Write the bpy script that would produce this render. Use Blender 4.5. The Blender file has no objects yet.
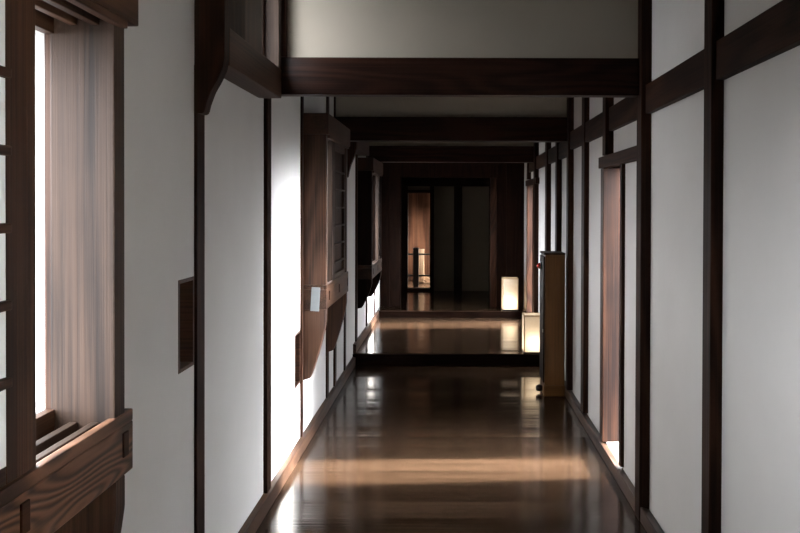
import bpy, bmesh, math, random
from mathutils import Vector, Matrix
random.seed(4)
S = bpy.context.scene
COL = S.collection
EYE = 1.55

# ------------------------------------------------------------------ materials
def nodes(name):
    m = bpy.data.materials.new(name); m.use_nodes = True
    nt = m.node_tree
    return m, nt, nt.nodes['Principled BSDF'], nt.nodes, nt.links

def math_node(N, L, op, a, b=None):
    n = N.new('ShaderNodeMath'); n.operation = op
    for i, v in enumerate((a, b)):
        if v is None: continue
        if isinstance(v, (int, float)): n.inputs[i].default_value = v
        else: L.new(v, n.inputs[i])
    return n.outputs[0]

def wood(name, dark, light, axis='Z', rings=26.0, along=0.8, n1s=0.55, rough=0.5, bump=0.25, fine=0.5, spec=0.4, wear=0.0):
    m, nt, P, N, L = nodes(name)
    tc = N.new('ShaderNodeTexCoord'); oi = N.new('ShaderNodeObjectInfo')
    add = N.new('ShaderNodeVectorMath'); add.operation = 'ADD'
    sc = N.new('ShaderNodeVectorMath'); sc.operation = 'SCALE'
    comb = N.new('ShaderNodeCombineXYZ')
    for k, f in enumerate((3.1, 5.7, 9.3)):
        L.new(math_node(N, L, 'MULTIPLY', oi.outputs['Random'], f), comb.inputs[k])
    L.new(tc.outputs['Object'], add.inputs[0]); L.new(comb.outputs[0], add.inputs[1])
    mp = N.new('ShaderNodeMapping')
    s = [7.0, 7.0, 7.0]; s['XYZ'.index(axis)] = along
    mp.inputs['Scale'].default_value = s
    L.new(add.outputs[0], mp.inputs['Vector'])
    n1 = N.new('ShaderNodeTexNoise'); n1.inputs['Scale'].default_value = n1s
    n1.inputs['Detail'].default_value = 1.5; n1.inputs['Distortion'].default_value = 0.3
    L.new(mp.outputs[0], n1.inputs['Vector'])
    ring = math_node(N, L, 'SINE', math_node(N, L, 'MULTIPLY', n1.outputs['Fac'], rings * 3))
    ring = math_node(N, L, 'ADD', math_node(N, L, 'MULTIPLY', ring, 0.5), 0.5)
    mp2 = N.new('ShaderNodeMapping')
    s2 = [140.0, 140.0, 140.0]; s2['XYZ'.index(axis)] = 1.6
    mp2.inputs['Scale'].default_value = s2
    L.new(add.outputs[0], mp2.inputs['Vector'])
    n2 = N.new('ShaderNodeTexNoise'); n2.inputs['Scale'].default_value = 1.0; n2.inputs['Detail'].default_value = 4
    L.new(mp2.outputs[0], n2.inputs['Vector'])
    n3 = N.new('ShaderNodeTexNoise'); n3.inputs['Scale'].default_value = 2.2; n3.inputs['Detail'].default_value = 5
    L.new(add.outputs[0], n3.inputs['Vector'])
    f = math_node(N, L, 'ADD', math_node(N, L, 'MULTIPLY', ring, 1 - fine), math_node(N, L, 'MULTIPLY', math_node(N, L, 'ADD', math_node(N, L, 'MULTIPLY', n2.outputs['Fac'], 2.4), -0.7), fine))
    f = math_node(N, L, 'ADD', math_node(N, L, 'MULTIPLY', f, 0.6), math_node(N, L, 'MULTIPLY', n3.outputs['Fac'], 0.55))
    cr = N.new('ShaderNodeValToRGB')
    cr.color_ramp.elements[0].position = 0.32; cr.color_ramp.elements[0].color = (*dark, 1)
    cr.color_ramp.elements[1].position = 0.78; cr.color_ramp.elements[1].color = (*light, 1)
    L.new(f, cr.inputs[0]); L.new(cr.outputs[0], P.inputs['Base Color'])
    P.inputs['Roughness'].default_value = rough
    P.inputs['Specular IOR Level'].default_value = spec
    b = N.new('ShaderNodeBump'); b.inputs['Strength'].default_value = bump; b.inputs['Distance'].default_value = 0.004
    L.new(f, b.inputs['Height']); L.new(b.outputs[0], P.inputs['Normal'])
    return m

def plaster(name, col):
    m, nt, P, N, L = nodes(name)
    tc = N.new('ShaderNodeTexCoord')
    n = N.new('ShaderNodeTexNoise'); n.inputs['Scale'].default_value = 1.7; n.inputs['Detail'].default_value = 6
    L.new(tc.outputs['Object'], n.inputs['Vector'])
    cr = N.new('ShaderNodeValToRGB')
    cr.color_ramp.elements[0].position = 0.3; cr.color_ramp.elements[0].color = (*[c * 0.9 for c in col], 1)
    cr.color_ramp.elements[1].position = 0.7; cr.color_ramp.elements[1].color = (*col, 1)
    L.new(n.outputs['Fac'], cr.inputs[0]); L.new(cr.outputs[0], P.inputs['Base Color'])
    P.inputs['Roughness'].default_value = 0.85; P.inputs['Specular IOR Level'].default_value = 0.2
    n2 = N.new('ShaderNodeTexNoise'); n2.inputs['Scale'].default_value = 14; n2.inputs['Detail'].default_value = 6
    L.new(tc.outputs['Object'], n2.inputs['Vector'])
    b = N.new('ShaderNodeBump'); b.inputs['Strength'].default_value = 0.12; b.inputs['Distance'].default_value = 0.01
    L.new(n2.outputs['Fac'], b.inputs['Height']); L.new(b.outputs[0], P.inputs['Normal'])
    return m

def floor_mat():
    m, nt, P, N, L = nodes('floorboards')
    geo = N.new('ShaderNodeNewGeometry')
    sep = N.new('ShaderNodeSeparateXYZ'); L.new(geo.outputs['Position'], sep.inputs[0])
    W = 0.235
    u = math_node(N, L, 'DIVIDE', math_node(N, L, 'ADD', sep.outputs['Y'], 20.02), W)
    idx = math_node(N, L, 'FLOOR', u); fr = math_node(N, L, 'FRACT', u)
    wn = N.new('ShaderNodeTexWhiteNoise'); wn.noise_dimensions = '1D'; L.new(idx, wn.inputs['W'])
    # grain
    comb = N.new('ShaderNodeCombineXYZ')
    L.new(math_node(N, L, 'ADD', math_node(N, L, 'MULTIPLY', sep.outputs['X'], 0.9), math_node(N, L, 'MULTIPLY', wn.outputs['Value'], 40)), comb.inputs[0])
    L.new(math_node(N, L, 'MULTIPLY', sep.outputs['Y'], 70), comb.inputs[1]); L.new(idx, comb.inputs[2])
    n = N.new('ShaderNodeTexNoise'); n.inputs['Scale'].default_value = 1.3; n.inputs['Detail'].default_value = 5; n.inputs['Distortion'].default_value = 0.4
    L.new(comb.outputs[0], n.inputs['Vector'])
    f = math_node(N, L, 'ADD', math_node(N, L, 'MULTIPLY', n.outputs['Fac'], 0.8), math_node(N, L, 'MULTIPLY', wn.outputs['Value'], 0.25))
    cr = N.new('ShaderNodeValToRGB')
    cr.color_ramp.elements[0].position = 0.25; cr.color_ramp.elements[0].color = (*FLOOR_D, 1)
    cr.color_ramp.elements[1].position = 0.85; cr.color_ramp.elements[1].color = (*FLOOR_L, 1)
    L.new(f, cr.inputs[0])
    # seam
    edge = math_node(N, L, 'MINIMUM', fr, math_node(N, L, 'SUBTRACT', 1.0, fr))
    seam = N.new('ShaderNodeMapRange'); seam.inputs['From Max'].default_value = 0.03
    seam.interpolation_type = 'SMOOTHSTEP'; L.new(edge, seam.inputs['Value'])
    mix = N.new('ShaderNodeMix'); mix.data_type = 'RGBA'
    L.new(seam.outputs[0], mix.inputs['Factor'])
    mix.inputs['A'].default_value = (0.004, 0.003, 0.002, 1); L.new(cr.outputs[0], mix.inputs['B'])
    L.new(mix.outputs['Result'], P.inputs['Base Color'])
    # scuffed gloss
    ns = N.new('ShaderNodeTexNoise'); ns.inputs['Scale'].default_value = 3.0; ns.inputs['Detail'].default_value = 6
    L.new(geo.outputs['Position'], ns.inputs['Vector'])
    r = math_node(N, L, 'ADD', math_node(N, L, 'MULTIPLY', ns.outputs['Fac'], 0.10), 0.07)
    r = math_node(N, L, 'ADD', r, math_node(N, L, 'MULTIPLY', n.outputs['Fac'], 0.04))
    L.new(r, P.inputs['Roughness'])
    P.inputs['Specular IOR Level'].default_value = 0.5
    # cupped boards
    c = math_node(N, L, 'SUBTRACT', fr, 0.5)
    cup = math_node(N, L, 'MULTIPLY', math_node(N, L, 'SUBTRACT', math_node(N, L, 'MULTIPLY', c, c), 0.25), math_node(N, L, 'ADD', math_node(N, L, 'MULTIPLY', wn.outputs['Value'], 1.6), -0.5))
    comb2 = N.new('ShaderNodeCombineXYZ')
    L.new(math_node(N, L, 'MULTIPLY', sep.outputs['X'], 0.7), comb2.inputs[0]); L.new(math_node(N, L, 'MULTIPLY', sep.outputs['Y'], 55), comb2.inputs[1])
    nb = N.new('ShaderNodeTexNoise'); nb.inputs['Scale'].default_value = 1.0; nb.inputs['Detail'].default_value = 3
    L.new(comb2.outputs[0], nb.inputs['Vector'])
    h = math_node(N, L, 'ADD', math_node(N, L, 'MULTIPLY', cup, 3.4), math_node(N, L, 'MULTIPLY', nb.outputs['Fac'], 0.3))
    h = math_node(N, L, 'ADD', h, math_node(N, L, 'MULTIPLY', seam.outputs[0], 0.0))
    b = N.new('ShaderNodeBump'); b.inputs['Strength'].default_value = 0.8; b.inputs['Distance'].default_value = 0.004
    L.new(h, b.inputs['Height']); L.new(b.outputs[0], P.inputs['Normal'])
    return m

def plain(name, col, rough=0.5, spec=0.5, metal=0.0, noise=0.15):
    m, nt, P, N, L = nodes(name)
    tc = N.new('ShaderNodeTexCoord')
    n = N.new('ShaderNodeTexNoise'); n.inputs['Scale'].default_value = 25; n.inputs['Detail'].default_value = 3
    L.new(tc.outputs['Object'], n.inputs['Vector'])
    cr = N.new('ShaderNodeValToRGB')
    cr.color_ramp.elements[0].color = (*[c * (1 - noise) for c in col], 1)
    cr.color_ramp.elements[1].color = (*[min(1, c * (1 + noise)) for c in col], 1)
    L.new(n.outputs['Fac'], cr.inputs[0]); L.new(cr.outputs[0], P.inputs['Base Color'])
    P.inputs['Roughness'].default_value = rough; P.inputs['Specular IOR Level'].default_value = spec
    P.inputs['Metallic'].default_value = metal
    return m

def paper_mat(name='lantern_paper', ca=(0.80, 0.72, 0.6), cb=(0.88, 0.80, 0.68), mixf=0.4):
    m = bpy.data.materials.new(name); m.use_nodes = True
    nt = m.node_tree; N, L = nt.nodes, nt.links
    N.remove(N['Principled BSDF'])
    tc = N.new('ShaderNodeTexCoord'); n = N.new('ShaderNodeTexNoise')
    n.inputs['Scale'].default_value = 30; n.inputs['Detail'].default_value = 5
    L.new(tc.outputs['Object'], n.inputs['Vector'])
    cr = N.new('ShaderNodeValToRGB')
    cr.color_ramp.elements[0].color = (*ca, 1); cr.color_ramp.elements[1].color = (*cb, 1)
    L.new(n.outputs['Fac'], cr.inputs[0])
    t = N.new('ShaderNodeBsdfTranslucent'); d = N.new('ShaderNodeBsdfDiffuse')
    L.new(cr.outputs[0], t.inputs[0]); L.new(cr.outputs[0], d.inputs[0])
    mx = N.new('ShaderNodeMixShader'); mx.inputs[0].default_value = mixf
    L.new(t.outputs[0], mx.inputs[1]); L.new(d.outputs[0], mx.inputs[2])
    L.new(mx.outputs[0], N['Material Output'].inputs['Surface'])
    return m

FLOOR_D = (0.013, 0.0065, 0.0034); FLOOR_L = (0.080, 0.047, 0.028)
M = {}
def wset(key, dark, light, **k):
    for a in 'XYZ': M[key + a] = wood(key + '_wood_' + a.lower(), dark, light, axis=a, **k)
wset('post', (0.0060, 0.0024, 0.0013), (0.028, 0.0115, 0.0062), rough=0.55, spec=0.06)
wset('box', (0.010, 0.0038, 0.0018), (0.056, 0.0245, 0.0125), rough=0.55, rings=12, fine=0.65, spec=0.2)
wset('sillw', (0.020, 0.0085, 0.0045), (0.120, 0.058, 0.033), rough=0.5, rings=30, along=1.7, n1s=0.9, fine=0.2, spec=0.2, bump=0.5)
wset('pale', (0.010, 0.0052, 0.0030), (0.042, 0.0240, 0.0152), rough=0.6, rings=20, fine=0.6, spec=0.2)
wset('door', (0.009, 0.0026, 0.0009), (0.048, 0.0170, 0.0068), rough=0.5, rings=24, spec=0.2)
wset('hall', (0.04, 0.014, 0.006), (0.18, 0.076, 0.038), rough=0.5, rings=10, spec=0.2)
wset('pine', (0.22, 0.13, 0.075), (0.46, 0.30, 0.18), rough=0.6, rings=8, spec=0.2)
wset('cab', (0.070, 0.030, 0.009), (0.118, 0.053, 0.017), rough=0.45, rings=6, fine=0.8, spec=0.2)
wset('base', (0.018, 0.0085, 0.005), (0.065, 0.034, 0.020), rough=0.4, spec=0.3)
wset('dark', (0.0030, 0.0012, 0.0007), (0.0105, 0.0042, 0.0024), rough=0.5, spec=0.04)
wset('beam', (0.0065, 0.0021, 0.0011), (0.021, 0.0078, 0.0045), rough=0.42, spec=0.08)
M['wall'] = plaster('white_plaster', (0.60, 0.582, 0.56))
M['upper'] = plaster('shade_toned_plaster', (0.29, 0.255, 0.21))  # darker copy of the white plaster, shade above the beams put into its colour
M['floor'] = floor_mat()
M['sill'] = plain('pale_sill_stone', (0.24, 0.21, 0.18), 0.8)
M['black'] = plain('black_lacquer', (0.012, 0.009, 0.008), 0.35)
M['red'] = plain('red_lamp_glass', (0.55, 0.02, 0.015), 0.15, 0.7)
M['white'] = plain('white_card', (0.19, 0.205, 0.21), 0.5)
M['steel'] = plain('grey_metal', (0.35, 0.33, 0.31), 0.35, metal=0.8)
M['paper'] = paper_mat()
M['lframe'] = paper_mat('thin_lantern_wood', (0.50, 0.36, 0.22), (0.58, 0.44, 0.28), 0.6)
M['shoji'] = paper_mat('window_paper', (0.72, 0.73, 0.72), (0.80, 0.81, 0.80), 0.8)
M['fill_screen'] = paper_mat('fill_screen_paper', (0.80, 0.79, 0.77), (0.86, 0.85, 0.83), 0.27)  # paper of the added fill window
M['dpanel'] = plaster('hall_shade_plaster', (0.095, 0.078, 0.058))  # plaster darkened in colour to stand for the far hall's shade

# ------------------------------------------------------------------ geometry helpers
def box(bm, x0, x1, y0, y1, z0, z1, bev=0.0):
    vs = [bm.verts.new(p) for p in ((x0,y0,z0),(x1,y0,z0),(x1,y1,z0),(x0,y1,z0),(x0,y0,z1),(x1,y0,z1),(x1,y1,z1),(x0,y1,z1))]
    fs = [bm.faces.new([vs[i] for i in q]) for q in ((0,3,2,1),(4,5,6,7),(0,1,5,4),(1,2,6,5),(2,3,7,6),(3,0,4,7))]
    if bev:
        es = set(e for f in fs for e in f.edges)
        bmesh.ops.bevel(bm, geom=list(es), offset=bev, segments=2, profile=0.6, affect='EDGES')

def prism(bm, pts, axis, a, b, bev=0.0):
    def P(p, t):
        if axis == 'Y': return (p[0], t, p[1])
        if axis == 'X': return (t, p[0], p[1])
        return (p[0], p[1], t)
    A = [bm.verts.new(P(p, a)) for p in pts]; B = [bm.verts.new(P(p, b)) for p in pts]
    fs = [bm.faces.new(A), bm.faces.new(B[::-1])]
    n = len(pts)
    for i in range(n): fs.append(bm.faces.new((A[i], B[i], B[(i+1) % n], A[(i+1) % n])))
    bmesh.ops.recalc_face_normals(bm, faces=fs)
    if bev:
        es = set(e for f in fs for e in f.edges)
        bmesh.ops.bevel(bm, geom=list(es), offset=bev, segments=1, affect='EDGES')

def lathe(bm, prof, c, axis='Z', n=24):
    rings = []
    for r, h in prof:
        ring = []
        for i in range(n):
            t = 2 * math.pi * i / n; a, b = r * math.cos(t), r * math.sin(t)
            v = {'Z': (a, b, h), 'X': (h, a, b), 'Y': (a, h, b)}[axis]
            ring.append(bm.verts.new((c[0]+v[0], c[1]+v[1], c[2]+v[2])))
        rings.append(ring)
    for A, B in zip(rings, rings[1:]):
        for i in range(n): bm.faces.new((A[i], A[(i+1) % n], B[(i+1) % n], B[i]))
    bm.faces.new(rings[0][::-1]); bm.faces.new(rings[-1])
    bmesh.ops.recalc_face_normals(bm, faces=bm.faces)

def world_loc(o):
    v = Vector((0, 0, 0))
    while o is not None: v += o.location; o = o.parent
    return v

def obj(name, bm, mat, parent=None, smooth=False):
    xs = [v.co for v in bm.verts]
    lo = Vector([min(v[i] for v in xs) for i in range(3)]); hi = Vector([max(v[i] for v in xs) for i in range(3)])
    org = Vector(((lo.x + hi.x) / 2, (lo.y + hi.y) / 2, lo.z))
    bmesh.ops.translate(bm, verts=bm.verts, vec=-org)
    me = bpy.data.meshes.new(name); bm.to_mesh(me); bm.free()
    me.materials.append(mat)
    if smooth:
        for p in me.polygons: p.use_smooth = True
    o = bpy.data.objects.new(name, me); COL.objects.link(o)
    if parent is not None: o.parent = parent; org = org - world_loc(parent)
    o.location = org
    return o

def tag(o, label=None, cat=None, group=None, kind=None):
    if label: o['label'] = label
    if cat: o['category'] = cat
    if group: o['group'] = group
    if kind: o['kind'] = kind
    return o

def empty(name, loc, label, cat, group=None, kind=None):
    o = bpy.data.objects.new(name, None); COL.objects.link(o); o.location = loc
    o.empty_display_size = 0.1
    return tag(o, label, cat, group, kind)

def bx(name, mat, parent, *a, bev=0.003):
    bm = bmesh.new(); box(bm, *a, bev=bev); return obj(name, bm, mat, parent)

def boxes(name, mat, parent, lst, bev=0.003):
    bm = bmesh.new()
    for a in lst: box(bm, *a, bev=bev)
    return obj(name, bm, mat, parent)

def grid_wall(name, mat, axis, c0, c1, u0, u1, z0, z1, holes, label):
    """a wall slab across c0..c1, along u, with rectangular openings (ua,ub,za,zb)"""
    us = sorted(set([u0, u1] + [h[0] for h in holes] + [h[1] for h in holes]))
    zs = sorted(set([z0, z1] + [h[2] for h in holes] + [h[3] for h in holes]))
    nu, nz = len(us) - 1, len(zs) - 1
    def solid(i, j):
        if not (0 <= i < nu and 0 <= j < nz): return False
        u, z = (us[i] + us[i+1]) / 2, (zs[j] + zs[j+1]) / 2
        return not any(h[0] < u < h[1] and h[2] < z < h[3] for h in holes)
    bm = bmesh.new(); V = {}
    def v(c, i, j):
        k = (c, i, j)
        if k not in V:
            cc = (c0, c1)[c]; V[k] = bm.verts.new((cc, us[i], zs[j]) if axis == 'X' else (us[i], cc, zs[j]))
        return V[k]
    for i in range(nu):
        for j in range(nz):
            if not solid(i, j): continue
            for c in (0, 1): bm.faces.new((v(c,i,j), v(c,i+1,j), v(c,i+1,j+1), v(c,i,j+1)))
            for (di, dj, a, b) in ((-1,0,(i,j),(i,j+1)), (1,0,(i+1,j),(i+1,j+1)), (0,-1,(i,j),(i+1,j)), (0,1,(i,j+1),(i+1,j+1))):
                if not solid(i+di, j+dj): bm.faces.new((v(0,*a), v(0,*b), v(1,*b), v(1,*a)))
    bmesh.ops.recalc_face_normals(bm, faces=bm.faces)
    return tag(obj(name, bm, mat), label, 'wall', kind='structure')

# ------------------------------------------------------------------ shell
XL, XR, CEIL = -0.95, 0.98, 2.95
BACK = -2.4
WIN1 = (0.96, 1.95, 1.06, 1.965)
UP1 = (3.05, 3.76, 2.24, 2.88)
WIN2 = (5.17, 6.085, 1.03, 1.985)
WIN3 = (8.12, 9.085, 0.94, 1.885)
WIN_FILL = (-0.9, 0.7, 1.05, 1.99)  # added opening behind the viewer, there only to brighten the left wall
NICHE1 = (2.784, 2.955, 0.96, 1.288)
NICHE2 = (4.865, 5.04, 0.43, 0.765)
DOOR1 = (4.54, 5.0, 0.06, 1.79)
DOOR2 = (9.42, 9.98, 0.176, 1.80)
grid_wall('wall_left', M['wall'], 'X', XL, XL - 0.17, BACK, 10.72, -0.05, CEIL + 0.1, [WIN1, WIN2, WIN3, UP1, NICHE1, NICHE2],
          'white plaster wall along the left side of the corridor, carrying the box windows')
grid_wall('wall_right', M['wall'], 'X', XR, XR + 0.15, BACK, 10.72, -0.05, CEIL + 0.1, [WIN_FILL, DOOR1, DOOR2],
          'white plaster wall along the right side of the corridor, divided by dark posts')
boxw = bmesh.new(); box(boxw, XL - 0.17, XR + 0.15, BACK - 0.15, BACK, -0.05, CEIL + 0.1)
tag(obj('wall_rear', boxw, M['postZ']), 'dark boarded end wall behind the viewer', 'wall', kind='structure')

def planked(name, mat, lst, label, cat='floor'):
    o = boxes(name, mat, None, lst, bev=0)
    return tag(o, label, cat, kind='structure')
ST1, Z1, ST2, Z2 = 7.75, 0.116, 10.28, 0.20
planked('floor', M['floor'], [(XL - 0.05, XR + 0.05, BACK, ST1 + 0.02, -0.1, 0.0)], 'near dark polished plank floor, below the black step')
f2 = bmesh.new(); box(f2, XL - 0.05, XR + 0.05, ST1 + 0.02, ST2 + 0.02, -0.1, Z1); 
tag(obj('floor', f2, M['floor']), 'middle dark plank floor one step up, with the two lanterns at its ends', 'floor', kind='structure')
f3 = bmesh.new(); box(f3, -1.5, 1.5, ST2 + 0.02, 15.0, -0.1, Z2)
tag(obj('floor', f3, M['floor']), 'far dark plank floor leading to the back doorway, highest of the three', 'floor', kind='structure')
tag(bx('step_riser', M['darkX'], None, XL, XR, ST1 - 0.01, ST1 + 0.02, 0.0, Z1 - 0.004), 'black wooden step crossing the corridor in front of the nearer lantern', 'step', kind='structure')
tag(bx('step_riser', M['darkX'], None, XL, XR, ST2 - 0.01, ST2 + 0.02, Z1, Z2 - 0.004), 'low dark wooden step crossing the corridor in front of the farther lantern', 'step', kind='structure')
planked('ceiling', M['beamY'], [(XL - 0.2, XR + 0.2, BACK - 0.2, 10.8, CEIL, CEIL + 0.08)], 'dark wooden ceiling over the corridor', 'ceiling')
planked('ceiling', M['beamY'], [(-1.6, 1.6, 10.8, 15.1, CEIL, CEIL + 0.08)], 'dark wooden ceiling over the far hall', 'ceiling')

# baseboards
def baseboard(name, side, y0, y1, z0, h, label):
    if side < 0: pts = [(XL, z0), (XL + 0.03, z0), (XL + 0.03, z0 + h), (XL, z0 + h + 0.008)]
    else: pts = [(XR, z0), (XR - 0.045, z0), (XR - 0.045, z0 + h), (XR, z0 + h - 0.012)]
    bm = bmesh.new(); prism(bm, pts, 'Y', y0, y1, bev=0.003)
    tag(obj(name, bm, M['baseY']), label, 'baseboard', kind='structure')
baseboard('baseboard_left', -1, BACK, ST1 - 0.012, 0, 0.08, 'brown wooden baseboard along the left wall of the near floor')
baseboard('baseboard_left', -1, ST1 + 0.02, ST2 - 0.012, Z1, 0.08, 'brown wooden baseboard along the left wall beyond the black step')
baseboard('baseboard_right', 1, BACK, 3.92, 0, 0.075, 'brown wooden baseboard under the nearest white panels of the right wall')
baseboard('baseboard_right', 1, 4.02, ST1 - 0.012, 0, 0.075, 'brown wooden baseboard on the right wall between the frame post and the step')
baseboard('baseboard_right', 1, ST1 + 0.02, ST2 - 0.012, Z1, 0.075, 'brown wooden baseboard on the right wall behind the nearer lantern')

# posts
RP = [(1.84, 1.93, 0.045, 0.076, CEIL, 'dark post on the right wall beside the viewer'),
      (2.88, 2.97, 0.045, 0.076, CEIL, 'nearest tall dark post on the right white wall'),
      (3.92, 4.02, 0.05, 0.0, CEIL, 'thick dark right-hand post carrying the first crossbeam'),
      (4.83, 4.93, 0.05, 1.862, CEIL, 'short dark post standing over the lintel of the sunlit doorway'),
      (5.68, 5.80, 0.036, 0.076, CEIL, 'dark post on the right wall just past the sunlit doorway'),
      (6.40, 6.495, 0.045, 0.076, CEIL, 'dark post on the right wall against the brown cabinet, under the second crossbeam'),
      (7.09, 7.19, 0.045, 0.076, CEIL, 'dark post on the right wall just beyond the brown cabinet'),
      (7.84, 7.97, 0.045, Z1 + 0.076, CEIL, 'dark post on the right wall above the nearer lantern'),
      (8.94, 9.06, 0.05, Z1 + 0.076, CEIL, 'dark post on the right wall under the third crossbeam'),
      (9.80, 9.90, 0.045, 1.882, CEIL, 'short dark post over the lintel of the far right doorway')]
for y0, y1, p, z0, z1, lab in RP:
    tag(bx('wall_post', M['postZ'], None, XR - p, XR + 0.03, y0, y1, z0, z1, bev=0.004), lab, 'post', 'posts of the right wall', 'structure')
LP = [(2.957, 3.05, 0.012, 0.084, 2.07, 'dark post on the left wall beside the upper dark loophole'),
      (4.055, 4.145, 0.02, 0.084, CEIL, 'thin dark post on the left wall at the edge of the bright panel'),
      (5.04, 5.098, 0.012, 0.084, CEIL, 'thin dark post on the left wall behind the near side of the middle box window'),
      (6.075, 6.165, 0.012, 0.084, CEIL, 'thin dark post on the left wall behind the far side of the middle box window'),
      (6.47, 6.56, 0.014, 0.084, CEIL, 'dark post on the left wall under the second crossbeam'),
      (7.09, 7.18, 0.012, 0.084, CEIL, 'dark post on the left wall between the middle and farthest box windows'),
      (7.93, 8.03, 0.016, Z1 + 0.084, CEIL, 'dark post on the left wall at the step, before the farthest box window'),
      (8.93, 9.01, 0.014, Z1 + 0.084, CEIL, 'dark post on the left wall beneath the farthest box window'),
      (9.87, 9.95, 0.014, Z1 + 0.084, CEIL, 'dark post on the left wall past the farthest box window')]
for y0, y1, p, z0, z1, lab in LP:
    tag(bx('wall_post', M['postZ'], None, XL - 0.03, XL + p, y0, y1, z0, z1, bev=0.004), lab, 'post', 'posts of the left wall', 'structure')

# wall rails of the right wall
cuts = [BACK, 1.84, 1.93, 2.88, 2.97, 3.92, 4.02, 4.83, 4.93, 5.68, 5.80, 6.40, 6.495, 7.09, 7.19, 7.84, 7.97, 8.94, 9.06, 9.80]
rl = ['right of the viewer', 'in the nearest panel on the right', 'left of the nearest right post', None]
names = ['in the panel beside the viewer', 'in the nearest visible bay', 'between the nearest right post and the frame post', 'above the sunlit doorway',
         'just past the sunlit doorway', 'before the brown cabinet', 'over the brown cabinet', 'before the nearer lantern', 'over the nearer lantern', 'under the third crossbeam']
for k in range(0, len(cuts), 2):
    a, b = cuts[k], cuts[k+1]
    dz = 0.0 if b < 7 else -0.04
    tag(bx('wall_rail', M['postY'], None, XR - 0.03, XR + 0.02, a, b, 2.005 + dz, 2.145 + dz), 'dark horizontal rail on the right wall ' + names[k//2], 'rail', 'rails of the right wall', 'structure')

# crossbeams and the plaster above them
def crossbeam(y0, y1, z0, z1, x0, x1, lab, lab2):
    tag(bx('crossbeam', M['beamX'], None, x0, x1, y0, y1, z0, z1, bev=0.006), lab, 'beam', 'crossbeams', 'structure')
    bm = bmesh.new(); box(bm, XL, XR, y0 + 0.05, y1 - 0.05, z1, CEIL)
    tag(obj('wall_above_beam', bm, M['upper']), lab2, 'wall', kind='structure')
crossbeam(3.965, 4.05, 2.10, 2.285, XL, XR - 0.05, 'nearest dark crossbeam, spanning the corridor between the frame posts', 'pale plaster panel above the nearest crossbeam')
crossbeam(6.45, 6.60, 2.076, 2.268, XL, XR - 0.045, 'second dark crossbeam, above the brown cabinet', 'dim plaster panel above the second crossbeam')
crossbeam(9.00, 9.16, 2.045, 2.225, XL, XR - 0.05, 'third and farthest dark crossbeam of the corridor', 'dim plaster strip above the third crossbeam')
tag(bx('frame_post', M['postZ'], None, -0.852, -0.818, 3.955, 4.0, 2.287, CEIL), 'slim dark post on top of the nearest crossbeam, left end', 'post', kind='structure')

# ------------------------------------------------------------------ box windows on the left wall
XF = -0.793
def bracket(name, parent, y0, y1, ztop, zbot, xf, mat):
    h = ztop - zbot
    w = xf - XL
    pts = [(XL, ztop), (xf, ztop), (xf, ztop - 0.16*h), (xf - 0.05*w, ztop - 0.27*h), (xf - 0.14*w, ztop - 0.42*h), (xf - 0.34*w, ztop - 0.66*h),
           (xf - 0.55*w, ztop - 0.88*h), (xf - 0.66*w, ztop - 0.965*h), (XL, zbot)]
    bm = bmesh.new(); prism(bm, pts, 'Y', y0, y1, bev=0.004)
    return obj(name, bm, mat, parent)

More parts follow.
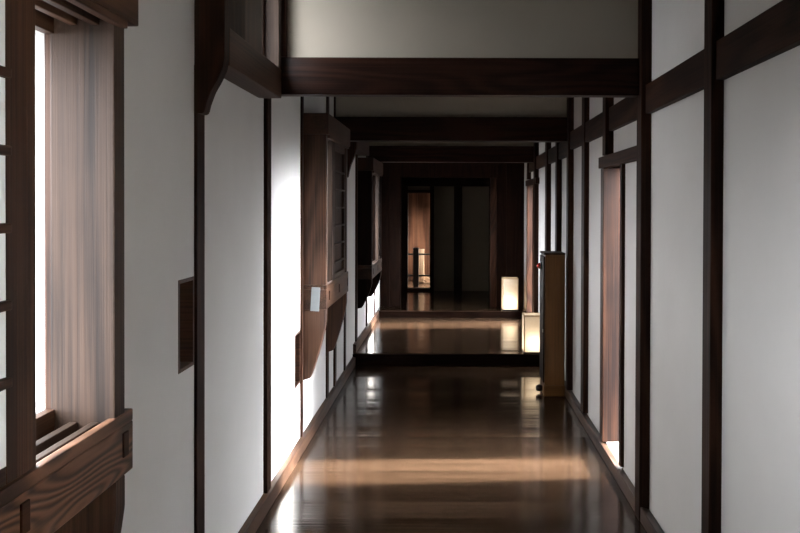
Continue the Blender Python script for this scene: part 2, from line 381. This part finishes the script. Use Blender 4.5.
def box_window(n, y0, y1, zs0, zs1, zh0, zh1, zb, label, leaves, shutter, jt=0.06, lip=0.04, wood_='box', jambmat=None):
    w = empty('window_%d' % n, (XL, (y0 + y1) / 2, zs0), label, 'window', None, 'structure')
    Y, Z = M[wood_ + 'Y'], M[wood_ + 'Z']
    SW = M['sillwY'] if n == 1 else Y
    sb = bx('sill_board', SW, w, XL, XF, y0, y1, zs0, zs1 - 0.03, bev=0.004)
    bx('sill_lip', SW, w, XF - 0.022, XF, y0, y1, zs1 - 0.03, zs1, bev=0.004)
    bx('sill_lip', Y, w, XL, XF - 0.022, y0, y0 + 0.03, zs1 - 0.03, zs1, bev=0.003)
    for xx in (-0.853, -0.905):
        bx('sill_track', M['paleY'], w, xx, xx + 0.02, y0 + jt, y1 - jt - lip, zs1 - 0.03, zs1 - 0.008)
    hb = bx('head_board', Y, w, XL, XF + 0.012, y0 - 0.01, y1 + 0.01, zh0 + 0.02, zh1, bev=0.006)
    for xx, ww in ((-0.803, 0.022), (-0.853, 0.02), (-0.905, 0.02)):
        bx('head_track', Y, w, xx, xx + ww, y0 + jt, y1 - jt, zh0, zh0 + 0.02)
    jm = jambmat or Z
    bx('jamb_board', jm, w, XL, XF - 0.004, y0 + 0.03, y0 + 0.03 + jt, zs1 - 0.03, zh0 + 0.02, bev=0.004) if n == 1 else \
        bx('jamb_board', jm, w, XL, XF - 0.004, y0 + 0.002, y0 + jt, zs1 - 0.0, zh0 + 0.02, bev=0.004)
    bx('jamb_board', jm, w, XL, XF - 0.004, y1 - jt - lip, y1 - lip, zs1 - 0.03, zh0 + 0.02, bev=0.004)
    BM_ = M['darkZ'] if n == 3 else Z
    bracket('bracket', w, y0 + 0.003, y0 + jt, zs0, zb, XF - 0.003, BM_)
    bracket('bracket', w, y1 - jt - lip, y1 - lip, zs0, zb, XF - 0.003, BM_)
    for yy in (y0 + 0.12, y1 - 0.51, y1 - 0.05):       # wedge ends of the tenons in the sill face
        bm = bmesh.new(); zc = (zs0 + zs1) / 2
        box(bm, XF - 0.01, XF + 0.004, yy - 0.016, yy + 0.016, zc - 0.03, zc + 0.03, bev=0.003)
        obj('wedge', bm, M['postY'], w)
    if shutter:
        lst = []
        yy = y0 + jt + 0.002
        while yy < y1 - jt - lip - 0.01:
            e = min(yy + 0.2, y1 - jt - lip - 0.002); lst.append((XL + 0.001, XL + 0.022, yy, e - 0.004, zs1 - 0.03, zh0)); yy += 0.2
        boxes('shutter', M['postZ'], w, lst, bev=0.002)
    for (a, b, x, kind, sw) in leaves:
        lz0, lz1 = zs1 - 0.022, zh0 + 0.008
        lf = bpy.data.objects.new('sash', None); COL.objects.link(lf); lf.parent = w
        lf.location = Vector((x, (a + b) / 2, lz0)) - world_loc(w); lf.empty_display_size = 0.05
        st, rm = (M['paleZ'], M['boxY']) if kind == 'board' else (M['boxZ'], M['paleY'])
        s2 = 0.03 if kind == 'board' else sw
        bx('stile', st, lf, x, x + 0.034, a, a + sw, lz0, lz1); bx('stile', st, lf, x, x + 0.034, b - s2, b, lz0, lz1)
        bx('sash_rail', rm, lf, x + 0.002, x + 0.0335, a + sw if kind == 'board' else a + sw, b - s2, lz0, lz0 + 0.055)
        bx('sash_rail', rm, lf, x + 0.002, x + 0.032, a + sw, b - s2, lz1 - 0.055, lz1)
        zz = 0.128 if kind == 'board' else 0.139
        z = lz0 + 0.209 if kind != 'board' else lz0 + 0.13
        while z < lz1 - 0.08:
            if kind == 'board':
                bx('batten', M['paleY'], lf, x + 0.012, x + 0.036, a + sw, b - s2, z - 0.006, z + 0.006, bev=0.002)
            else:
                bx('lattice_bar', M['boxY'], lf, x + 0.033, x + 0.048, a + sw - 0.02, b - sw - 0.004, z - 0.009, z + 0.009, bev=0.003)
            z += zz
        if kind == 'paper':
            bx('paper', M['shoji'], lf, x + 0.0295, x + 0.033, a + sw - 0.004, b - sw + 0.002, lz0 + 0.055, lz1 - 0.055, bev=0)
        if kind == 'board':
            bx('board', M['postZ'], lf, x + 0.002, x + 0.012, a + sw, b - s2, lz0 + 0.055, lz1 - 0.055, bev=0)
    return w

w1 = box_window(1, 0.90, 1.995, 0.892, 1.043, 1.975, 2.13, 0.40, 'nearest box window with open lattice, its timber frame lit by daylight, at the left edge',
                [(0.96, 1.55, -0.838, 'paper', 0.105)], False, jambmat=M['paleZ'])
# frame of the outer opening
for q in ((-0.966, -0.948, 1.90, 1.955, 1.04, 1.995), (-0.966, -0.948, 0.955, 1.0, 1.04, 1.995)): bx('outer_frame_stile', M['boxZ'], w1, *q, bev=0.002)
boxes('outer_rail', M['boxY'], w1, [(-0.966, -0.940, 1.0, 1.90, 1.012, 1.064)], bev=0.002)
boxes('outer_rail', M['boxY'], w1, [(-0.966, -0.940, 1.0, 1.90, 1.955, 1.995)], bev=0.002)
w2 = box_window(2, 5.10, 6.19, 0.887, 1.043, 1.985, 2.14, 0.43, 'middle box window on the left wall, half closed, above the bright panel',
                [(5.42, 6.08, -0.838, 'board', 0.12)], False)
w3 = box_window(3, 8.05, 9.19, 0.81, 0.95, 1.885, 2.035, 0.51, 'farthest box window on the left wall, dark, beyond the step',
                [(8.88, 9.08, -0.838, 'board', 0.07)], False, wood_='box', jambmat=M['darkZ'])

for ww, h, mm in ((w2, WIN2, M['postZ']), (w3, WIN3, M['darkZ'])):      # dark boards added to shade the bright plaster inside the openings
    for ya in (h[0], h[1] - 0.012): bx('reveal_shade_board', mm, ww, XL - 0.165, XL - 0.001, ya, ya + 0.012, h[2], h[3], bev=0)
# upper box windows
def upper_window(n, y0, y1, zb, z0, z1, label, closed):
    w = empty('window_%d' % n, (XL, (y0 + y1) / 2, z0), label, 'window', None, 'structure')
    xf = -0.838
    bx('sill_board', M['boxY'], w, XL, xf, y0 + 0.07, y1, z0, z1, bev=0.005)
    # near side board with its curved foot, in one piece
    h = z0 - zb
    wd = xf - XL
    pts = [(XL, CEIL), (xf, CEIL), (xf, z0 + 0.02), (xf - 0.06*wd, z0 - 0.1*h), (xf - 0.22*wd, z0 - 0.32*h), (xf - 0.45*wd, z0 - 0.56*h),
           (xf - 0.6*wd, z0 - 0.8*h), (xf - 0.66*wd, zb + 0.01), (xf - 0.72*wd, zb), (XL, zb)]
    bm = bmesh.new(); prism(bm, pts, 'Y', y0, y0 + 0.07, bev=0.004); obj('jamb_board', bm, M['postZ'], w)
    bx('jamb_board', M['paleZ'] if not closed else M['postZ'], w, XL, xf + 0.001, y1 - 0.065, y1 - 0.012, z1, CEIL, bev=0.004)
    bx('shutter_leaf', M['postZ'], w, -0.872, -0.846, y0 + 0.072, y0 + 0.33, z1, CEIL - 0.01)
    bx('shutter_leaf', M['boxZ'], w, -0.876, -0.850, y0 + 0.332, y0 + 0.655, z1, CEIL - 0.01)
    if closed: bx('shutter_leaf', M['postZ'], w, -0.880, -0.854, y0 + 0.612, y1 - 0.07, z1, CEIL - 0.01)
    else: bx('frame_stile', M['postZ'], w, XL, -0.905, y1 - 0.09, y1 - 0.065, z1, CEIL - 0.01)
    if closed: bx('shutter', M['postZ'], w, XL + 0.001, XL + 0.015, y0 + 0.07, y1 - 0.065, z1, CEIL - 0.01)
    return w
upper_window(4, 2.957, 3.955, 1.89, 2.078, 2.222, 'high box window by the nearest crossbeam on the left, sill on a curved bracket', False)
upper_window(5, 7.08, 8.20, 1.80, 2.06, 2.20, 'high dark box window above the farther left wall panels', True)
w6 = empty('window_6', (XR, -0.1, 1.05), 'added paper-screened window behind the viewer, brightening the left wall', 'window', None, 'structure')  # invented unseen window, a fill source for the left wall
for ya, yb in ((-0.95, -0.9), (0.7, 0.75)): bx('frame_stile', M['boxZ'], w6, XR - 0.02, XR + 0.13, ya, yb, 1.0, 2.04)
for za, zb_ in ((1.0, 1.05), (1.99, 2.04)): bx('frame_rail', M['boxY'], w6, XR - 0.02, XR + 0.13, -0.9, 0.7, za, zb_)
bx('paper', M['fill_screen'], w6, XR + 0.02, XR + 0.023, -0.895, 0.695, 1.055, 1.985, bev=0)
# loopholes
def loophole(nm, ny, label, deep):
    y0, y1, z0, z1 = ny
    r = empty(nm, (XL, (y0+y1)/2, z0), label, 'loophole', 'loopholes of the left wall', 'structure')
    t = 0.014; xb = XL - 0.15
    for q in ((y0, y0 + t, z0, z1), (y1 - t, y1, z0, z1), (y0 + t, y1 - t, z0, z0 + t), (y0 + t, y1 - t, z1 - t, z1)):
        bx('lining_board', M['boxX'], r, xb, XL + 0.002, *q, bev=0.002)
    bx('shutter', M['boxZ'], r, xb - 0.015, xb, y0, y1, z0, z1, bev=0)
loophole('wall_loophole', NICHE1, 'dark wood-lined loophole in the left wall beside a post', 0.15)
loophole('wall_loophole', NICHE2, 'low wood-lined loophole in the bright panel under the middle box window', 0.15)

# ------------------------------------------------------------------ doorways of the right wall
def doorway(n, dy, zf, label, x_out):
    y0, y1, z0, z1 = dy
    d = empty('door_%d' % n, (XR, (y0+y1)/2, z0), label, 'doorway', None, 'structure')
    bx('jamb_board', M['doorZ'], d, XR - 0.03, x_out, y1 - 0.012, y1 + 0.085, z0 + 0.018, z1, bev=0.004)
    bx('jamb', M['postZ'], d, XR - 0.02, XR + 0.14, y0 - 0.04, y0 + 0.012, z0 + 0.018, z1, bev=0.003)
    bx('lintel', M['postY'], d, XR - 0.045, XR + 0.14, y0 - 0.56, y1 + 0.085, z1, z1 + 0.07, bev=0.004)
    bx('threshold', M['sill'], d, XR, XR + 0.16, y0, y1, z0 - 0.1, z0 + 0.002, bev=0.003)
    return d
doorway(1, DOOR1, 0, 'narrow sunlit doorway in the right wall with a warm brown jamb board', XR + 0.20)
doorway(2, DOOR2, Z1, 'far narrow doorway in the right wall behind the two lanterns', XR + 0.20)

# ------------------------------------------------------------------ far portal and hall
def planks(name, x0, x1, y0, y1, z0, z1, n, label):
    w = (x1 - x0) / n
    o = boxes(name, M['darkZ'], None, [(x0 + i*w, x0 + (i+1)*w, y0, y1, z0, z1) for i in range(n)], bev=0.003)
    tag(o, label, 'wall', kind='structure')
planks('wall_portal_right', 0.615, 1.0, 10.72, 10.77, Z2, CEIL, 3, 'dark boarded wall behind the farther lantern, right of the far opening')
planks('wall_portal_left', -0.97, -0.67, 10.72, 10.77, Z2, CEIL, 2, 'dark boarded wall left of the far opening')
planks('wall_portal_top', -0.67, 0.615, 10.72, 10.77, 1.93, CEIL, 1, 'dark boarded wall over the far opening')
tag(bx('portal_post', M['postZ'], None, 0.525, 0.612, 10.69, 10.79, Z2, 1.929), 'dark post at the right side of the far opening', 'post', kind='structure')
boxes('wall_hall_right', M['dpanel'], None, [(1.12, 1.22, 10.77, 15.0, Z2, CEIL - 0.2)], bev=0); 
D3 = (-0.683, -0.333, Z2 + 0.03, 1.79)
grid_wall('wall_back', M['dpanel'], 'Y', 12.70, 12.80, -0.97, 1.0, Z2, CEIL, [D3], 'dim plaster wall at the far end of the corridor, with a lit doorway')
bpy.data.objects.remove(bpy.data.objects['wall_hall_right'])
HALLWIN = (13.05, 14.25, 0.75, 1.5)
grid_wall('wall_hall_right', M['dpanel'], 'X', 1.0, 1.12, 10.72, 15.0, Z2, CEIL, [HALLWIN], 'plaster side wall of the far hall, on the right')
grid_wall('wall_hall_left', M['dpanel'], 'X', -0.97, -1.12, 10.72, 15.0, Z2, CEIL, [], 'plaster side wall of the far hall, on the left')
boxes('wall_hall_end', M['hallZ'], None, [(-1.0 + 0.2*i, -1.0 + 0.2*(i+1), 14.5, 14.56, Z2, CEIL) for i in range(10)], bev=0.003)
tag(bpy.data.objects['wall_hall_end'], 'warm brown board wall seen through the far doorway', 'wall', kind='structure')
for x0, x1, z1, lab in ((-0.97, -0.683, 1.96, 'black post left of the lit far doorway'), (-0.333, -0.268, 1.96, 'thin black post right of the lit far doorway'),
                        (0.048, 0.176, 1.96, 'black post between the two dim panels of the far wall'), (0.60, 0.70, 1.96, 'dark post at the right end of the far wall')):
    tag(bx('hall_post', M['darkZ'], None, x0, x1, 12.64, 12.70, Z2, z1), lab, 'post', 'posts of the far wall', 'structure')
tag(bx('hall_lintel', M['darkX'], None, -0.97, 1.0, 12.62, 12.70, 1.80 + 0.06, 2.05), 'black lintel beam across the far wall', 'beam', kind='structure')
d3 = empty('door_3', (-0.508, 12.75, Z2), 'far doorway on the left of the end wall, open to a lit stair hall', 'doorway', None, 'structure')
bx('threshold', M['postX'], d3, D3[0], D3[1], 12.64, 12.80, Z2, Z2 + 0.045)
bx('head_board', M['postX'], d3, D3[0], D3[1], 12.65, 12.79, 1.755, 1.80)
# stair railing in the hall
rail = empty('stair_railing', (-0.578, 13.2, Z2), 'black stair railing silhouetted in the far lit doorway', 'railing')
bx('newel_post', M['black'], rail, -0.622, -0.532, 13.16, 13.24, Z2, 0.845)
for z in (0.752, 0.40):
    bm = bmesh.new(); box(bm, -0.96, -0.15, 13.185, 13.215, z - 0.014, z + 0.014, bev=0.004); obj('handrail' if z > 0.5 else 'lower_rail', bm, M['black'], rail)
bx('newel_cap', M['black'], rail, -0.628, -0.526, 13.154, 13.246, 0.845, 0.858)
bx('end_post', M['black'], rail, -0.15, -0.09, 13.17, 13.23, Z2, 0.80)
br = empty('timber_brace', (-0.5, 13.9, Z2), 'pale timber post with a slanting foot brace behind the black railing', 'post')
bx('post', M['pineZ'], br, -0.556, -0.466, 13.86, 13.94, Z2, 0.80)
bm = bmesh.new(); prism(bm, [(-0.466, 0.36), (-0.466, 0.27), (-0.40, Z2 + 0.03), (-0.29, Z2 + 0.03)][:4], 'Y', 13.88, 13.92); obj('diagonal_brace', bm, M['pineX'], br)
bx('foot_beam', M['pineX'], br, -0.60, -0.25, 13.86, 13.94, Z2, Z2 + 0.03)

# ------------------------------------------------------------------ alarm cabinet
cab = empty('alarm_cabinet', (0.865, 6.65, 0), 'tall brown wooden alarm cabinet with a red lamp, standing by the right wall', 'cabinet')
bx('body', M['cabZ'], cab, 0.768, 0.93, 6.505, 6.80, 0.09, 1.155, bev=0.004)
bx('plinth', M['cabX'], cab, 0.762, 0.932, 6.502, 6.805, 0.001, 0.09, bev=0.004)
bx('top_board', M['postY'], cab, 0.758, 0.932, 6.50, 6.81, 1.155, 1.17, bev=0.003)
dr = bx('door', M['darkZ'], cab, 0.756, 0.767, 6.515, 6.79, 0.11, 1.14, bev=0.003)
tag(bx('nameplate', M['steel'], dr, 0.752, 0.756, 6.52, 6.55, 0.52, 0.545, bev=0), 'pale metal plate')
bm = bmesh.new(); lathe(bm, [(0.036, 0.0), (0.036, -0.008), (0.03, -0.012)], (0.756, 6.66, 1.055), 'X'); lc = obj('lamp_collar', bm, M['black'], dr, True)
bm = bmesh.new(); lathe(bm, [(0.027, -0.012), (0.026, -0.018), (0.019, -0.03), (0.008, -0.038), (0.003, -0.04)], (0.756, 6.66, 1.055), 'X')
tag(obj('alarm_lamp', bm, M['red'], dr, True), 'red cone-shaped lamp')
bm = bmesh.new(); lathe(bm, [(0.006, -0.026), (0.024, -0.02), (0.03, 0), (0.028, 0.02), (0.018, 0.034), (0.004, 0.038)], (0.735, 6.64, 0.040), 'X'); obj('foot', bm, M['black'], cab, True)

# ------------------------------------------------------------------ lanterns
def lantern(x0, x1, y0, y1, zb, zt, label, power):
    cx, cy = (x0+x1)/2, (y0+y1)/2
    ln = empty('floor_lantern', (cx, cy, zb), label, 'lantern', 'paper floor lanterns')
    bx('base', M['black'], ln, x0, x1, y0, y1, zb + 0.001, zb + 0.014, bev=0.003)
    t = 0.011
    for x in (x0, x1 - t):
        for y in (y0, y1 - t): bx('frame_post', M['lframe'], ln, x, x + t, y, y + t, zb + 0.014, zt - t, bev=0.002)
    for q in ((x0, x1, y0, y0 + t), (x0, x1, y1 - t, y1), (x0, x0 + t, y0 + t, y1 - t), (x1 - t, x1, y0 + t, y1 - t)):
        bx('top_rail', M['lframe'], ln, *q, zt - t, zt, bev=0.002)
    bm = bmesh.new(); e = 0.003; box(bm, x0 + e, x1 - e, y0 + e, y1 - e, zb + 0.015, zt - 0.004)
    obj('paper_shade', bm, M['paper'], ln)
    li = bpy.data.lights.new('lantern_bulb', 'POINT'); li.energy = power; li.color = (1.0, 0.84, 0.64); li.shadow_soft_size = 0.025
    lo = bpy.data.objects.new('lantern_bulb', li); COL.objects.link(lo); lo.parent = ln; lo.location = (0, -0.03, 0.10)
LPOW = 1.45
lantern(0.712, 0.922, 7.775, 7.985, Z1, 0.487, 'nearer glowing paper lantern, on the step edge beside the brown cabinet', LPOW)
lantern(0.668, 0.874, 10.32, 10.53, Z2, 0.618, 'farther glowing paper lantern, in front of the dark boarded wall', LPOW * 1.15)

# paper slip on the window sill end
sl = boxes('paper_slip', M['white'], None, [(XF - 0.102, XF - 0.047, 5.094, 5.0985, 0.877, 1.029)], bev=0.001)
sl.rotation_euler = (0, math.radians(3), 0)
tag(sl, 'white paper slip stuck on the end of the middle box window sill', 'label')

# ------------------------------------------------------------------ light
SKY, GLOW, GROUND = 29.0, 300.0, 0.06
w = bpy.data.worlds.new('sky'); S.world = w; w.use_nodes = True
bg = w.node_tree.nodes['Background']; bg.inputs[0].default_value = (0.91, 0.945, 1.0, 1)
wn_, wl_ = w.node_tree.nodes, w.node_tree.links        # hazy sky, bright around the low sun
wt = wn_.new('ShaderNodeTexCoord'); dt = wn_.new('ShaderNodeVectorMath'); dt.operation = 'DOT_PRODUCT'
gdir = Vector((1.0, -0.02, 0.14)).normalized(); dt.inputs[1].default_value = gdir
wl_.new(wt.outputs['Generated'], dt.inputs[0])
mr = wn_.new('ShaderNodeMapRange'); mr.interpolation_type = 'SMOOTHSTEP'
mr.inputs['From Min'].default_value = math.cos(math.radians(21)); mr.inputs['From Max'].default_value = 1.0
mr.inputs['To Min'].default_value = SKY; mr.inputs['To Max'].default_value = SKY + GLOW
wl_.new(dt.outputs['Value'], mr.inputs['Value']); sz = wn_.new('ShaderNodeSeparateXYZ'); wl_.new(wt.outputs['Generated'], sz.inputs[0])
hz = wn_.new('ShaderNodeMapRange'); hz.interpolation_type = 'SMOOTHSTEP'       # land below the horizon is darker than the sky
hz.inputs['From Min'].default_value = -0.12; hz.inputs['From Max'].default_value = 0.04; hz.inputs['To Min'].default_value = GROUND
wl_.new(sz.outputs['Z'], hz.inputs['Value'])
mu = wn_.new('ShaderNodeMath'); mu.operation = 'MULTIPLY'
wl_.new(mr.outputs[0], mu.inputs[0]); wl_.new(hz.outputs[0], mu.inputs[1]); wl_.new(mu.outputs[0], bg.inputs[1])
sun = bpy.data.lights.new('sun', 'SUN'); sun.energy = 42.0; sun.angle = math.radians(4); sun.color = (1.0, 0.96, 0.9)
so = bpy.data.objects.new('sun', sun); COL.objects.link(so)
d = Vector((-1.0, -0.08, -0.57)); so.rotation_euler = d.to_track_quat('-Z', 'Y').to_euler(); so.location = (4, 4.8, 3)
def portal(name, c, direction, sx, sy):
    l = bpy.data.lights.new(name, 'AREA'); l.shape = 'RECTANGLE'; l.size = sx; l.size_y = sy; l.cycles.is_portal = True
    o = bpy.data.objects.new(name, l); COL.objects.link(o); o.location = c
    o.rotation_euler = Vector(direction).to_track_quat('-Z', 'Z').to_euler()
def portal_for(side, h, name):
    x = XL - 0.175 if side < 0 else XR + 0.21
    portal(name, (x, (h[0]+h[1])/2, (h[2]+h[3])/2), (-side, 0, 0), h[1]-h[0] + 0.02, h[3]-h[2] + 0.02)
for i, h in enumerate((WIN1, WIN2, WIN3, UP1)): portal_for(-1, h, 'daylight_left')
for i, h in enumerate((WIN_FILL, DOOR1, DOOR2)): portal_for(1, h, 'daylight_right')
portal('daylight_hall', (1.11, (HALLWIN[0]+HALLWIN[1])/2, (HALLWIN[2]+HALLWIN[3])/2), (-1, 0, 0), HALLWIN[1]-HALLWIN[0], HALLWIN[3]-HALLWIN[2])

# ------------------------------------------------------------------ camera
cam = bpy.data.cameras.new('camera'); co = bpy.data.objects.new('camera', cam); COL.objects.link(co); S.camera = co
cam.sensor_width = 36; cam.lens = 36; cam.clip_start = 0.02
PITCH, ROLL = math.radians(0.55), math.radians(0.17)
co.location = (0, 0, EYE)
co.matrix_world = Matrix.Translation((0, 0, EYE)) @ Matrix.Rotation(math.pi/2 - PITCH, 4, 'X') @ Matrix.Rotation(ROLL, 4, 'Z')
cam.shift_x = -51/800; cam.shift_y = -(60.5 - 7.7)/800

S.view_settings.view_transform = 'Standard'; S.view_settings.look = 'None'
S.view_settings.gamma = 1.0; S.view_settings.use_curve_mapping = False
S.view_settings.exposure = 0.27
S.render.engine = 'CYCLES'
S.cycles.use_denoising = True
S.cycles.max_bounces = 12; S.cycles.diffuse_bounces = 8
S.cycles.sample_clamp_indirect = 8
